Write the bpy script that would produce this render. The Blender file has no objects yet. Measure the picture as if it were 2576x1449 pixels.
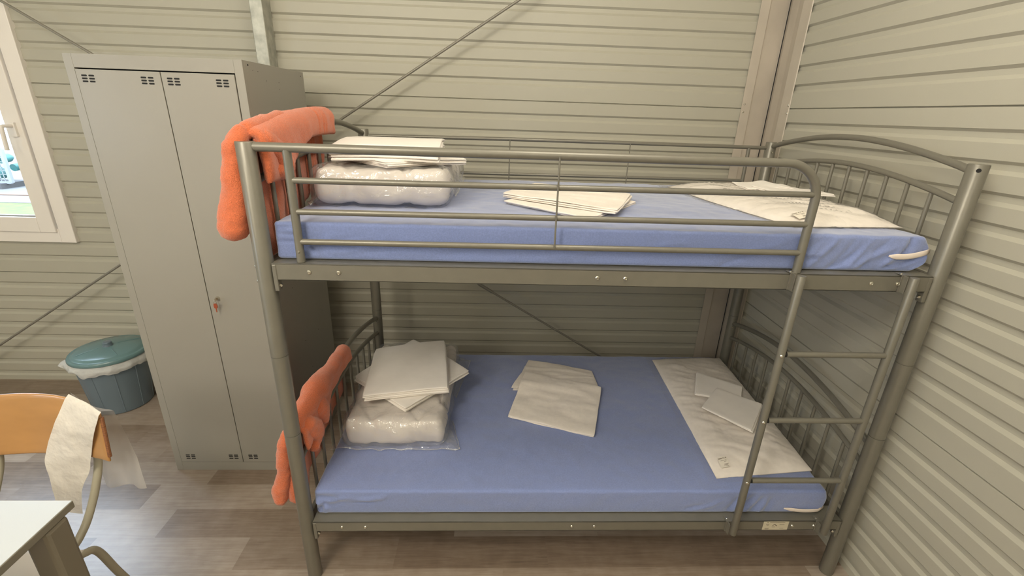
import bpy, bmesh, math, random
from mathutils import Vector, Matrix, noise
random.seed(7)
PI = math.pi
C = bpy.context.scene.collection
SC = bpy.context.scene

# ------------------------------------------------------------------ camera
F, YAW, PIT, ROL = 1163.2939, .0453, .3608, .0347
fw = Vector((math.sin(YAW)*math.cos(PIT), math.cos(YAW)*math.cos(PIT), -math.sin(PIT)))
rt = Vector((math.cos(YAW), -math.sin(YAW), 0)); up = rt.cross(fw)
r2 = math.cos(ROL)*rt + math.sin(ROL)*up; u2 = -math.sin(ROL)*rt + math.cos(ROL)*up
cam = bpy.data.objects.new('camera', bpy.data.cameras.new('camera')); C.objects.link(cam)
M = Matrix((r2, u2, -fw)).transposed().to_4x4(); M.translation = (.6642, -1.3086, 1.6981)
cam.matrix_world = M
cam.data.sensor_width = 36; cam.data.lens = F/2576*36; cam.data.clip_start = .02; cam.data.clip_end = 200
SC.camera = cam

# ------------------------------------------------------------------ world, lights, exposure
SC.view_settings.view_transform = 'Standard'; SC.view_settings.look = 'None'
SC.view_settings.gamma = 1; SC.view_settings.use_curve_mapping = False
SC.view_settings.exposure = 0.37
W = bpy.data.worlds.new('world'); SC.world = W; W.use_nodes = True
bg = W.node_tree.nodes['Background']; bg.inputs[0].default_value = (.66, .80, 1.0, 1); bg.inputs[1].default_value = 10.5

def area(name, loc, rot, sx, sy, power, col=(1, 1, 1), portal=False):
    l = bpy.data.lights.new(name, 'AREA'); l.shape = 'RECTANGLE'; l.size = sx; l.size_y = sy
    l.energy = power; l.color = col
    if portal: l.cycles.is_portal = True
    o = bpy.data.objects.new(name, l); C.objects.link(o); o.location = loc; o.rotation_euler = rot
    return o
WARM = (1.0, .935, .81)
def bulb(name, loc, r, power, col):
    l = bpy.data.lights.new(name, 'POINT'); l.shadow_soft_size = r; l.energy = power; l.color = col
    o = bpy.data.objects.new(name, l); C.objects.link(o); o.location = loc; return o
bulb('unseen_overhead_light', (1.05, -.35, 2.86), .36, 33, WARM)  # overhead lights all out of view, placed and tuned by how light falls
bulb('unseen_overhead_light', (-.35, -1.75, 2.82), .28, 62, WARM)
bulb('unseen_overhead_light', (-1.9, -.60, 2.86), .30, 8, WARM)
bulb('unseen_overhead_light', (1.15, -3.0, 2.86), .30, 22, WARM)  # unseen fill, added behind the camera to brighten the lower bunk
bulb('unseen_overhead_light', (-1.5, -3.0, 2.60), .30, 58, WARM)  # unseen fill, added to lift the lower locker front
area('window_portal', (-2.42, 1.43, 1.60), (-PI/2, 0, 0), 1.36, 1.3, 1, portal=True)
area('window_portal', (-3.42, -2.25, 1.60), (0, -PI/2, 0), 1.0, .9, 1, portal=True)

# ------------------------------------------------------------------ helpers
def lin(r, g, b):
    f = lambda c: (c/255/12.92 if c/255 <= .04045 else ((c/255+.055)/1.055)**2.4)
    return (f(r), f(g), f(b), 1)

def mat(name, col, rough=.5, metal=0, bump=0, bscale=50, var=0, vscale=5, spec=.5, alpha=1, trans=0, stretch=(1, 1, 1), sheen=0, coat=0, bdist=.002, detail=4):
    m = bpy.data.materials.new(name); m.use_nodes = True
    nt = m.node_tree; b = nt.nodes['Principled BSDF']
    b.inputs['Base Color'].default_value = col; b.inputs['Roughness'].default_value = rough
    b.inputs['Metallic'].default_value = metal; b.inputs['Specular IOR Level'].default_value = spec
    b.inputs['Alpha'].default_value = alpha; b.inputs['Transmission Weight'].default_value = trans
    b.inputs['Sheen Weight'].default_value = sheen; b.inputs['Coat Weight'].default_value = coat
    if bump or var:
        tc = nt.nodes.new('ShaderNodeTexCoord'); mp = nt.nodes.new('ShaderNodeMapping')
        mp.inputs['Scale'].default_value = stretch; nt.links.new(tc.outputs['Object'], mp.inputs[0])
    if var:
        n = nt.nodes.new('ShaderNodeTexNoise'); n.inputs['Scale'].default_value = vscale; n.inputs['Detail'].default_value = 5
        nt.links.new(mp.outputs[0], n.inputs['Vector'])
        r = nt.nodes.new('ShaderNodeValToRGB'); r.color_ramp.elements[0].position = .3; r.color_ramp.elements[1].position = .7
        r.color_ramp.elements[0].color = tuple(c*(1-var) for c in col[:3])+(1,)
        r.color_ramp.elements[1].color = tuple(min(1, c*(1+var)) for c in col[:3])+(1,)
        nt.links.new(n.outputs['Fac'], r.inputs[0]); nt.links.new(r.outputs[0], b.inputs['Base Color'])
    if bump:
        n2 = nt.nodes.new('ShaderNodeTexNoise'); n2.inputs['Scale'].default_value = bscale; n2.inputs['Detail'].default_value = detail
        nt.links.new(mp.outputs[0], n2.inputs['Vector'])
        bp = nt.nodes.new('ShaderNodeBump'); bp.inputs['Strength'].default_value = bump; bp.inputs['Distance'].default_value = bdist
        nt.links.new(n2.outputs['Fac'], bp.inputs['Height']); nt.links.new(bp.outputs[0], b.inputs['Normal'])
    return m

def film(name, tint=(1, 1, 1, 1), gloss=.06, rough=.08, bump=0, bscale=60, haze=.0, bdist=.004):
    m = bpy.data.materials.new(name); m.use_nodes = True; nt = m.node_tree; nt.nodes.clear()
    out = nt.nodes.new('ShaderNodeOutputMaterial'); tr = nt.nodes.new('ShaderNodeBsdfTransparent'); tr.inputs[0].default_value = tint
    gl = nt.nodes.new('ShaderNodeBsdfGlossy'); gl.inputs['Roughness'].default_value = rough
    fr = nt.nodes.new('ShaderNodeLayerWeight'); fr.inputs['Blend'].default_value = .5
    pw = nt.nodes.new('ShaderNodeMath'); pw.operation = 'POWER'; pw.inputs[1].default_value = 4.0
    nt.links.new(fr.outputs['Facing'], pw.inputs[0])
    ad = nt.nodes.new('ShaderNodeMath'); ad.operation = 'MULTIPLY_ADD'; ad.inputs[1].default_value = .5; ad.inputs[2].default_value = gloss; ad.use_clamp = True
    mx = nt.nodes.new('ShaderNodeMixShader'); L = nt.links.new
    L(pw.outputs[0], ad.inputs[0]); L(ad.outputs[0], mx.inputs[0]); L(gl.outputs[0], mx.inputs[2])
    if haze:
        df = nt.nodes.new('ShaderNodeBsdfDiffuse'); df.inputs[0].default_value = (.9, .9, .9, 1); m2 = nt.nodes.new('ShaderNodeMixShader'); m2.inputs[0].default_value = haze
        L(tr.outputs[0], m2.inputs[1]); L(df.outputs[0], m2.inputs[2]); L(m2.outputs[0], mx.inputs[1])
    else: L(tr.outputs[0], mx.inputs[1])
    if bump:
        tc = nt.nodes.new('ShaderNodeTexCoord')
        n2 = nt.nodes.new('ShaderNodeTexNoise'); n2.inputs['Scale'].default_value = bscale; n2.inputs['Detail'].default_value = 3
        n2.inputs['Distortion'].default_value = 1.5
        bp = nt.nodes.new('ShaderNodeBump'); bp.inputs['Strength'].default_value = bump; bp.inputs['Distance'].default_value = bdist
        L(tc.outputs['Object'], n2.inputs['Vector']); L(n2.outputs['Fac'], bp.inputs['Height'])
        L(bp.outputs[0], gl.inputs['Normal']); L(bp.outputs[0], fr.inputs['Normal'])
    L(mx.outputs[0], out.inputs[0])
    return m

def link(o, parent=None):
    C.objects.link(o)
    if parent is not None: o.parent = parent
    return o

def tag(o, label=None, cat=None, group=None, kind=None):
    if label: o['label'] = label
    if cat: o['category'] = cat
    if group: o['group'] = group
    if kind: o['kind'] = kind
    return o

def thing(name, label, cat, loc=(0, 0, 0), group=None):
    o = bpy.data.objects.new(name, None); C.objects.link(o); o.location = loc; o.empty_display_size = .05
    return tag(o, label, cat, group)

class MB:
    """collects vertices and faces and links them as one mesh object"""
    def __init__(s): s.v = []; s.f = []
    def add(s, vs, fs):
        k = len(s.v); s.v += [tuple(v) for v in vs]; s.f += [tuple(i+k for i in f) for f in fs]; return s
    def box(s, a, b, T=None):
        x0, y0, z0 = a; x1, y1, z1 = b
        vs = [Vector(p) for p in ((x0,y0,z0),(x1,y0,z0),(x1,y1,z0),(x0,y1,z0),(x0,y0,z1),(x1,y0,z1),(x1,y1,z1),(x0,y1,z1))]
        if T: vs = [T @ v for v in vs]
        return s.add(vs, [(0,3,2,1),(4,5,6,7),(0,1,5,4),(1,2,6,5),(2,3,7,6),(3,0,4,7)])
    def tube(s, pts, r, n=16, caps=True, sq=1.0):
        pts = [Vector(p) for p in pts]; N = len(pts); rs = r if isinstance(r, (list, tuple)) else [r]*N
        vs = []; prev = None
        for i, p in enumerate(pts):
            t = (pts[min(i+1, N-1)] - pts[max(i-1, 0)]).normalized()
            if prev is None:
                a = Vector((0, 0, 1)) if abs(t.z) < .9 else Vector((1, 0, 0)); e1 = t.cross(a).normalized()
            else: e1 = (prev - t*prev.dot(t)).normalized()
            prev = e1; e2 = t.cross(e1)
            for k in range(n):
                a = 2*PI*k/n; vs.append(p + rs[i]*(math.cos(a)*e1 + sq*math.sin(a)*e2))
        fs = [(i*n+k, i*n+(k+1) % n, (i+1)*n+(k+1) % n, (i+1)*n+k) for i in range(N-1) for k in range(n)]
        if caps: fs += [tuple(range(n-1, -1, -1)), tuple((N-1)*n+k for k in range(n))]
        return s.add(vs, fs)
    def cyl(s, a, b, r, n=20): return s.tube([a, b], r, n)
    def lathe(s, prof, c, n=48, caps=True, ax=None):
        """prof: list of (r,h) along +z from c, or along ax"""
        c = Vector(c); z = Vector(ax or (0, 0, 1)).normalized(); a = Vector((1, 0, 0)) if abs(z.x) < .9 else Vector((0, 1, 0))
        e1 = z.cross(a).normalized(); e2 = z.cross(e1)
        vs = [c + z*h + r*(math.cos(2*PI*k/n)*e1 + math.sin(2*PI*k/n)*e2) for r, h in prof for k in range(n)]
        fs = [(i*n+k, i*n+(k+1) % n, (i+1)*n+(k+1) % n, (i+1)*n+k) for i in range(len(prof)-1) for k in range(n)]
        if caps: fs += [tuple(range(n-1, -1, -1)), tuple((len(prof)-1)*n+k for k in range(n))]
        return s.add(vs, fs)
    def grid(s, nu, nv, fn, flip=False):
        vs = [fn(i/nu, j/nv) for i in range(nu+1) for j in range(nv+1)]
        q = lambda i, j: i*(nv+1)+j
        fs = [(q(i,j), q(i+1,j), q(i+1,j+1), q(i,j+1)) for i in range(nu) for j in range(nv)]
        if flip: fs = [f[::-1] for f in fs]
        return s.add(vs, fs)
    def rbox(s, lo, hi, r, seg=.03, disp=None, rs=4):
        """rounded box with dense faces; disp(p, n) -> moved point"""
        lo = Vector(lo); hi = Vector(hi)
        def ticks(a, b):
            t = [a + r*k/rs for k in range(rs)]; m = max(1, int(round((b-a-2*r)/seg)))
            t += [a+r+(b-a-2*r)*k/m for k in range(m)]; t += [b-r+r*k/rs for k in range(rs+1)]; return t
        T = [ticks(lo[i], hi[i]) for i in range(3)]; idx = {}; vs = []; fs = []
        def vid(p):
            k = tuple(round(c, 6) for c in p)
            if k not in idx:
                P = Vector(p); inn = Vector([min(max(P[i], lo[i]+r), hi[i]-r) for i in range(3)]); d = P-inn
                n = d.normalized() if d.length > 1e-9 else Vector((0, 0, 1)); Q = inn + n*r
                if d.length < 1e-9: Q = P
                if disp: Q = disp(Q, n)
                idx[k] = len(vs); vs.append(Q)
            return idx[k]
        for ax in range(3):
            o1, o2 = (ax+1) % 3, (ax+2) % 3
            for side in (0, 1):
                for i in range(len(T[o1])-1):
                    for j in range(len(T[o2])-1):
                        q = []
                        for a, b in ((i, j), (i+1, j), (i+1, j+1), (i, j+1)):
                            p = [0, 0, 0]; p[ax] = (lo, hi)[side][ax]; p[o1] = T[o1][a]; p[o2] = T[o2][b]; q.append(vid(p))
                        fs.append(tuple(q if side else q[::-1]))
        return s.add(vs, fs)
    def sheet(s, nu, nv, mid, th, lu, lv, r=None, off=None):
        """closed cloth slab around mid(u,v); th metres thick, edges rounded over r"""
        r = r or th/2; e = 1e-3  # th may be a function when r is given
        thf = th if callable(th) else (lambda u, v: th)
        top = {}; vs = []; fs = []
        def nrm(u, v):
            a = mid(min(u+e, 1), v)-mid(max(u-e, 0), v); b = mid(u, min(v+e, 1))-mid(u, max(v-e, 0)); n = a.cross(b)
            return n.normalized() if n.length > 0 else Vector((0, 0, 1))
        def warp(t, L):  # denser near the edges
            return t
        def tk(n, L):
            m = min(r/L, .2); t = [0, m*.12, m*.45] + [m+(1-2*m)*k/n for k in range(n+1)] + [1-m*.45, 1-m*.12, 1]; return t
        U = tk(nu, lu); V = tk(nv, lv); NU = len(U); NV = len(V); tid = {}; bid = {}
        for i, u in enumerate(U):
            for j, v in enumerate(V):
                d = min(u*lu, (1-u)*lu, v*lv, (1-v)*lv); k = min(d/r, 1); f = math.sqrt(max(0, 1-(1-k)**2))
                p = mid(u, v); n = nrm(u, v); h = thf(u, v)/2*f
                tid[i, j] = len(vs); vs.append(p+n*h + (off(u, v) if off else Vector()))
                if i in (0, NU-1) or j in (0, NV-1): bid[i, j] = tid[i, j]
                else: bid[i, j] = len(vs); vs.append(p-n*h + (off(u, v) if off else Vector()))
        for i in range(NU-1):
            for j in range(NV-1):
                fs.append((tid[i,j], tid[i+1,j], tid[i+1,j+1], tid[i,j+1])); fs.append((bid[i,j+1], bid[i+1,j+1], bid[i+1,j], bid[i,j]))
        return s.add(vs, fs)
    def build(s, name, m, parent=None, smooth=False, bevel=0, label=None, kind=None, loc=None):
        me = bpy.data.meshes.new(name); me.from_pydata(s.v, [], s.f); me.materials.append(m); me.update()
        o = bpy.data.objects.new(name, me); link(o, parent)
        if parent is not None:
            o.matrix_parent_inverse = Matrix.Translation(-wl(parent))
        if smooth:
            me.polygons.foreach_set('use_smooth', [True]*len(me.polygons))
            if smooth != 'all': me.set_sharp_from_angle(angle=math.radians(40))
        if bevel:
            b = o.modifiers.new('bevel', 'BEVEL'); b.width = bevel; b.segments = 2; b.limit_method = 'ANGLE'
        if label: o['label'] = label
        if kind: o['kind'] = kind
        return o
def wl(o):
    v = Vector(o.location)
    if o.parent is not None and o.type == 'EMPTY': return v + wl(o.parent)
    return v if o.type == 'EMPTY' else Vector()   # every mesh keeps its origin at the world origin
def fbm(p, s, o=3): return noise.fractal(Vector(p)*s, 1, 2, o)
def nz(p, s): return noise.noise(Vector(p)*s)
def bil(q, u, v): return (1-u)*(1-v)*q[0] + u*(1-v)*q[1] + u*v*q[2] + (1-u)*v*q[3]
def sm(a, b, x): t = min(max((x-a)/(b-a), 0), 1); return t*t*(3-2*t)
def cr(pts, n=10):
    """catmull-rom through pts"""
    P = [Vector(p) for p in pts]; P = [2*P[0]-P[1]] + P + [2*P[-1]-P[-2]]; out = []
    for i in range(1, len(P)-2):
        for k in range(n):
            t = k/n; a, b, c, d = P[i-1:i+3]
            out.append(.5*((2*b)+(c-a)*t+(2*a-5*b+4*c-d)*t*t+(3*b-a-3*c+d)*t**3))
    return out + [P[-2]]

# ------------------------------------------------------------------ materials
M_wall = mat('panel_paint', lin(180, 176, 161), .42, bump=.08, bscale=260, var=.012, vscale=2.5, spec=.35)
M_seam = mat('seam_shadow_gap', lin(60, 58, 50), .8)
M_ceil = mat('ceiling_paint', lin(225, 222, 210), .8)
M_bed = mat('bed_enamel', lin(126, 122, 111), .36, metal=.3, bump=.05, bscale=600, var=.03, vscale=30)
M_bolt = mat('bolt_chrome', lin(215, 212, 200), .22, metal=1)
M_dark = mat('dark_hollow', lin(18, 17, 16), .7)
M_lock = mat('locker_enamel', lin(158, 154, 144), .36, bump=.10, bscale=420, var=.01, vscale=6, spec=.45, bdist=.0008)
M_zinc = mat('galvanised_steel', lin(176, 176, 166), .42, metal=.35, var=.22, vscale=28, bump=.25, bscale=45)
M_trim = mat('corner_trim_metal', lin(194, 184, 170), .38, metal=.08, var=.08, vscale=6)
M_rod = mat('brace_rod_steel', lin(140, 135, 124), .45, metal=.3, bump=.3, bscale=160)
M_blue = mat('blue_jersey', lin(128, 142, 190), .95, bump=.35, bscale=420, var=.10, vscale=260, sheen=.75, bdist=.0012, spec=.2)
M_white = mat('white_cotton', lin(242, 235, 227), .9, bump=.22, bscale=520, var=.02, vscale=20, sheen=.2, bdist=.0008, spec=.2)
M_cream = mat('white_jersey', lin(240, 231, 221), .95, bump=.25, bscale=160, var=.03, vscale=60, sheen=.2, bdist=.001, spec=.2)
M_quilt = mat('white_quilt', lin(226, 217, 208), .85, bump=.3, bscale=26, var=.02, vscale=12, bdist=.006, spec=.25)
M_elas = mat('white_elastic', lin(228, 214, 202), .8)
M_oran = mat('orange_terry', lin(218, 116, 76), .97, bump=.9, bscale=430, var=.12, vscale=260, sheen=.45, bdist=.0035, detail=2, spec=.15)
M_film = film('clear_plastic_film', (.99, .99, .99, 1), .10, .08, bump=.8, bscale=13, haze=.10, bdist=.02)
M_film2 = film('clear_pillow_film', (.99, .99, .99, 1), .02, .14, bump=.6, bscale=13, haze=.03, bdist=.010)
M_glass = film('window_glass', (.96, .98, .98, 1), .02, .02)
M_pvc = mat('white_window_pvc', lin(238, 231, 223), .32)
M_bin = mat('bin_plastic_slate', lin(108, 122, 132), .32, bump=.08, bscale=90)
M_lid = mat('bin_lid_teal', lin(108, 138, 140), .2, bump=.05, bscale=60)
M_liner = mat('liner_film', lin(225, 224, 220), .35, alpha=.72, bump=.5, bscale=40, bdist=.01)
M_paper = mat('tissue_paper', lin(226, 219, 208), .9, alpha=.92, bump=.9, bscale=11, bdist=.02)
M_paper2 = mat('tissue_paper_single_ply', lin(232, 228, 222), .9, alpha=.42, bump=.3, bscale=16, bdist=.006)
M_wood = mat('beech_plywood', lin(186, 138, 84), .35, var=.10, vscale=6, stretch=(1, 2, 2.5), bump=.04, bscale=90, coat=.3)
M_edge = mat('plywood_edge', lin(138, 90, 58), .6, var=.3, vscale=60, stretch=(1, 1, 6))
M_tube = mat('chair_tube_enamel', lin(172, 166, 146), .34, var=.02, vscale=10)
M_tabt = mat('table_laminate', lin(205, 210, 214), .25, bump=.04, bscale=300)
M_tleg = mat('table_leg_enamel', lin(128, 120, 104), .4)
M_tabe = mat('table_edge_band', lin(132, 126, 112), .5)
M_copper = mat('key_copper', lin(176, 88, 58), .4, metal=.4, bump=.5, bscale=900)
M_stick = mat('label_paper', lin(205, 196, 172), .6)
M_ink = mat('label_ink', lin(120, 110, 95), .8)
M_tagp = mat('care_tag_paper', lin(226, 218, 204), .8)
M_tagi = mat('care_tag_ink', lin(150, 140, 128), .8)
M_grass = mat('lawn_grass', lin(66, 72, 10), .9, var=.35, vscale=6, bump=.6, bscale=30)
M_pave = mat('pavement_concrete', lin(88, 86, 83), .9, var=.06, vscale=3)
M_soil = mat('bare_soil', lin(95, 74, 60), .95, var=.2, vscale=6)
M_leaf = mat('shrub_leaves', lin(32, 48, 32), .8, var=.4, vscale=12)
M_teal = mat('teal_plastic', lin(36, 84, 80), .6, var=.35, vscale=9)
M_mesh = mat('white_fence_wire', lin(110, 112, 112), .5)
M_conc = mat('concrete_block', lin(60, 58, 56), .9)

# floor planks: tone per plank from a face attribute, streaks along the board
M_floor = bpy.data.materials.new('vinyl_planks'); M_floor.use_nodes = True
nt = M_floor.node_tree; b = nt.nodes['Principled BSDF']; b.inputs['Roughness'].default_value = .30; b.inputs['Specular IOR Level'].default_value = .75
at = nt.nodes.new('ShaderNodeAttribute'); at.attribute_name = 'tone'
tc = nt.nodes.new('ShaderNodeTexCoord'); mp = nt.nodes.new('ShaderNodeMapping'); mp.inputs['Scale'].default_value = (1.1, 20, 1)
off = nt.nodes.new('ShaderNodeVectorMath'); off.operation = 'SCALE'; off.inputs['Scale'].default_value = 37.0
ad = nt.nodes.new('ShaderNodeVectorMath'); ad.operation = 'ADD'
L = nt.links.new
L(tc.outputs['Object'], mp.inputs[0]); L(at.outputs['Color'], off.inputs[0]); L(mp.outputs[0], ad.inputs[0]); L(off.outputs[0], ad.inputs[1])
n1 = nt.nodes.new('ShaderNodeTexNoise'); n1.inputs['Scale'].default_value = 4.5; n1.inputs['Detail'].default_value = 10; n1.inputs['Roughness'].default_value = .72; n1.inputs['Distortion'].default_value = .6
L(ad.outputs[0], n1.inputs['Vector'])
mp2 = nt.nodes.new('ShaderNodeMapping'); mp2.inputs['Scale'].default_value = (14, 14, 14); L(tc.outputs['Object'], mp2.inputs[0])
n2 = nt.nodes.new('ShaderNodeTexNoise'); n2.inputs['Scale'].default_value = 1.2; n2.inputs['Detail'].default_value = 6; L(mp2.outputs[0], n2.inputs['Vector'])
m1 = nt.nodes.new('ShaderNodeMath'); m1.operation = 'MULTIPLY_ADD'; m1.inputs[1].default_value = .30; L(n2.outputs['Fac'], m1.inputs[0])
sx = nt.nodes.new('ShaderNodeSeparateColor'); L(at.outputs['Color'], sx.inputs[0])
m2 = nt.nodes.new('ShaderNodeMath'); m2.operation = 'MULTIPLY_ADD'; m2.inputs[1].default_value = .42; L(sx.outputs[0], m2.inputs[0]); 
m3 = nt.nodes.new('ShaderNodeMath'); m3.operation = 'MULTIPLY'; m3.inputs[1].default_value = .62; L(n1.outputs['Fac'], m3.inputs[0])
L(m3.outputs[0], m1.inputs[2]); L(m1.outputs[0], m2.inputs[2])
rp = nt.nodes.new('ShaderNodeValToRGB'); e = rp.color_ramp.elements
e[0].position = .30; e[0].color = lin(104, 88, 74); e[1].position = 1.0; e[1].color = lin(186, 174, 162)
k = e.new(.52); k.color = lin(138, 120, 104); k = e.new(.76); k.color = lin(164, 148, 133)
L(m2.outputs[0], rp.inputs[0]); L(rp.outputs[0], b.inputs['Base Color'])
bp = nt.nodes.new('ShaderNodeBump'); bp.inputs['Strength'].default_value = .12; bp.inputs['Distance'].default_value = .001; L(n1.outputs['Fac'], bp.inputs['Height']); L(bp.outputs[0], b.inputs['Normal'])

# ------------------------------------------------------------------ the room
YW, XW, XL, YF, ZC = 1.364, 2.122, -3.4, -4.0, 3.05
S1, PITCH = 1.767, 1.032
def ribs(z0, z1):
    """profile (depth behind the face, z) of the ribbed sandwich panel, from z1 down to z0"""
    pr = []
    s = S1 + 2*PITCH
    while s > z0-1.3:
        pr += [(0, s), (.009, s-.0015), (.009, s-.0035), (0, s-.0055)]
        p = PITCH/12
        for k in range(11):
            z = s - .071 - k*p
            pr += [(0, z+.006), (.0095, z-.0035), (.0095, z-.0205), (0, z-.0325)]
        s -= PITCH
    pr = [q for q in pr if z0 < q[1] < z1]
    return [(0, z1)] + pr + [(0, z0)]
def panel(name, x0, x1, z0, z1, label):
    pr = ribs(z0, z1); m = MB(); n = len(pr)
    m.add([(x0, YW+d, z) for d, z in pr] + [(x1, YW+d, z) for d, z in pr], [(i, i+1, n+i+1, n+i) for i in range(n-1)])
    o = m.build(name, M_wall, kind='structure'); tag(o, label); return m, o
# back wall: one mesh in four pieces round the window opening
WX0, WX1, WZ0, WZ1 = -3.10, -1.74, .94, 2.26
m = MB()
for x0, x1, z0, z1 in ((XL, WX0, 0, ZC), (WX0, WX1, 0, WZ0), (WX0, WX1, WZ1, ZC), (WX1, 2.03, 0, ZC)):
    pr = ribs(z0, z1); n = len(pr)
    m.add([(x0, YW+d, z) for d, z in pr] + [(x1, YW+d, z) for d, z in pr], [(i, i+1, n+i+1, n+i) for i in range(n-1)])
m.add([(2.03, YW, 0), (2.03, 1.386, 0), (2.30, 1.386, 0), (2.03, YW, ZC), (2.03, 1.386, ZC), (2.30, 1.386, ZC)], [(0, 1, 4, 3), (1, 2, 5, 4)])
for a, b_ in (((WX0, YW, WZ0), (WX1, YW+.06, WZ0)), ((WX0, YW, WZ1), (WX1, YW+.06, WZ1))):
    m.add([a, (b_[0], a[1], a[2]), b_, (a[0], b_[1], a[2])], [(0, 1, 2, 3)])
for x in (WX0, WX1): m.add([(x, YW, WZ0), (x, YW+.06, WZ0), (x, YW+.06, WZ1), (x, YW, WZ1)], [(0, 1, 2, 3)])
o = m.build('wall_back', M_wall, kind='structure'); tag(o, 'cream ribbed metal panel wall behind the bunk bed')
pr = ribs(0, ZC); n = len(pr); m = MB()
m.add([(XW+d, YF, z) for d, z in pr] + [(XW+d, 1.165, z) for d, z in pr], [(i, n+i, n+i+1, i+1) for i in range(n-1)])
m.add([(XW, 1.165, 0), (2.19, 1.165, 0), (2.19, 1.40, 0), (XW, 1.165, ZC), (2.19, 1.165, ZC), (2.19, 1.40, ZC)], [(0, 1, 4, 3), (1, 2, 5, 4)])
o = m.build('wall_right', M_wall, kind='structure'); tag(o, 'cream ribbed metal panel wall at the foot of the bed')
# left wall with a window opening, front wall, ceiling
LY0, LY1, LZ0, LZ1 = -2.70, -1.80, 1.10, 2.10
m = MB()
for y0, y1, z0, z1 in ((YF, LY0, 0, ZC), (LY0, LY1, 0, LZ0), (LY0, LY1, LZ1, ZC), (LY1, YW, 0, ZC)):
    m.add([(XL, y0, z0), (XL, y1, z0), (XL, y1, z1), (XL, y0, z1)], [(0, 1, 2, 3)])
m.build('wall_left', M_wall, kind='structure')
m = MB(); m.add([(XL, YF, 0), (XW+.02, YF, 0), (XW+.02, YF, ZC), (XL, YF, ZC)], [(0, 1, 2, 3)]); m.build('wall_front', M_wall, kind='structure')
m = MB(); m.add([(XL-.05, YF, ZC), (XW+.1, YF, ZC), (XW+.1, YW+.1, ZC), (XL-.05, YW+.1, ZC)], [(0, 1, 2, 3)]); m.build('ceiling', M_ceil, kind='structure')
# floor: one quad per plank
PL, PWD = .62, .1475
offs = {0: .29, 1: -.10, 2: -.265, 3: -.056, 4: .22, 5: .035, -1: .106, 6: .31, 7: -.18, -2: .38, -3: -.11, -4: .2, -5: .05}
tones = {}
m = MB(); tone = []; kc = []
r0 = int((YF-.023)//PWD)-1
for r in range(r0, 11):
    y0 = .0225 + PWD*r; y1 = y0+PWD
    ya, yb = max(y0, YF), min(y1, YW+.02)
    if yb <= ya: continue
    o_ = offs.get(r, random.random()*PL); x = o_ - PL*8
    while x < XW+.1:
        xa, xb = max(x, XL), min(x+PL, XW+.06)
        if xb > xa:
            m.add([(xa, ya, 0), (xb, ya, 0), (xb, yb, 0), (xa, yb, 0)], [(0, 1, 2, 3)]); tone.append(random.random())
        x += PL
o = m.build('floor', M_floor, kind='structure'); tag(o, 'grey-brown wood-look vinyl plank floor')
# measured light and dark boards in view (x centre, y centre, tone)
fixed = [(-.45,.39,.12),(-.80,.25,.85),(-.3,.1,.25),(-.64,.1,.8),(-.42,.25,.3),(.0,.1,.28),(.6,.1,.1),(1.2,.1,.15),(1.7,.1,.05),(-.85,.39,.8),(-.2,.54,.2),(-.9,.54,.75),(.45,-.03,.6),(1.0,-.03,.45),(-.2,-.03,.75),(1.6,-.03,.4),(-.36,.54,.2),(-.1,.39,.5),(-.1,.25,.2)]
at = o.data.attributes.new('tone', 'FLOAT_COLOR', 'CORNER')
for p in o.data.polygons:
    t = tone[p.index]; v = [m.v[i] for i in p.vertices]; q = random.random()
    for fx, fy, ft in fixed:
        if v[0][0] < fx < v[1][0] and v[0][1] < fy < v[2][1]: t = ft
    for li in p.loop_indices: at.data[li].color = (t, q, (t*7.3+q*3.1) % 1, 1)

# corner trim
prof = [(2.003, 1.3595), (2.003, 1.3575), (2.052, 1.3575), (2.056, 1.366), (2.160, 1.376), (2.1635, 1.372), (2.150, 1.33), (2.138, 1.25), (2.118, 1.181), (2.1165, 1.108), (2.121, 1.106)]
m = MB(); n = len(prof); m.add([(x, y, 0) for x, y in prof]+[(x, y, ZC) for x, y in prof], [(i, i+1, n+i+1, n+i) for i in range(n-1)])
tr = m.build('trim_1', M_trim, kind='structure', smooth=False); tag(tr, 'folded metal corner trim where the two ribbed walls meet')
m = MB(); m.tube([(2.158, 1.3655, 0), (2.158, 1.3655, ZC)], .0022, 6); m.build('seam_line', M_dark, tr)
for (p, ax) in (((2.0165, 1.358, 1.786), (0, -1, 0)), ((2.0175, 1.358, 1.746), (0, -1, 0)), ((2.1165, 1.115, 1.780), (-1, 0, 0)), ((2.1165, 1.113, 1.743), (-1, 0, 0))):
    m = MB(); m.lathe([(.0055, 0), (.0052, .002), (.003, .004), (.0005, .0046)], p, 12, ax=ax); m.build('screw', M_bolt, tr, smooth=True)
# galvanised column
m = MB(); m.box((-.5216, 1.27, 0), (-.459, 1.368, ZC)); o = m.build('trim_2', M_zinc, kind='structure', bevel=.005); tag(o, 'galvanised steel wall column rising above the locker')

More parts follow.
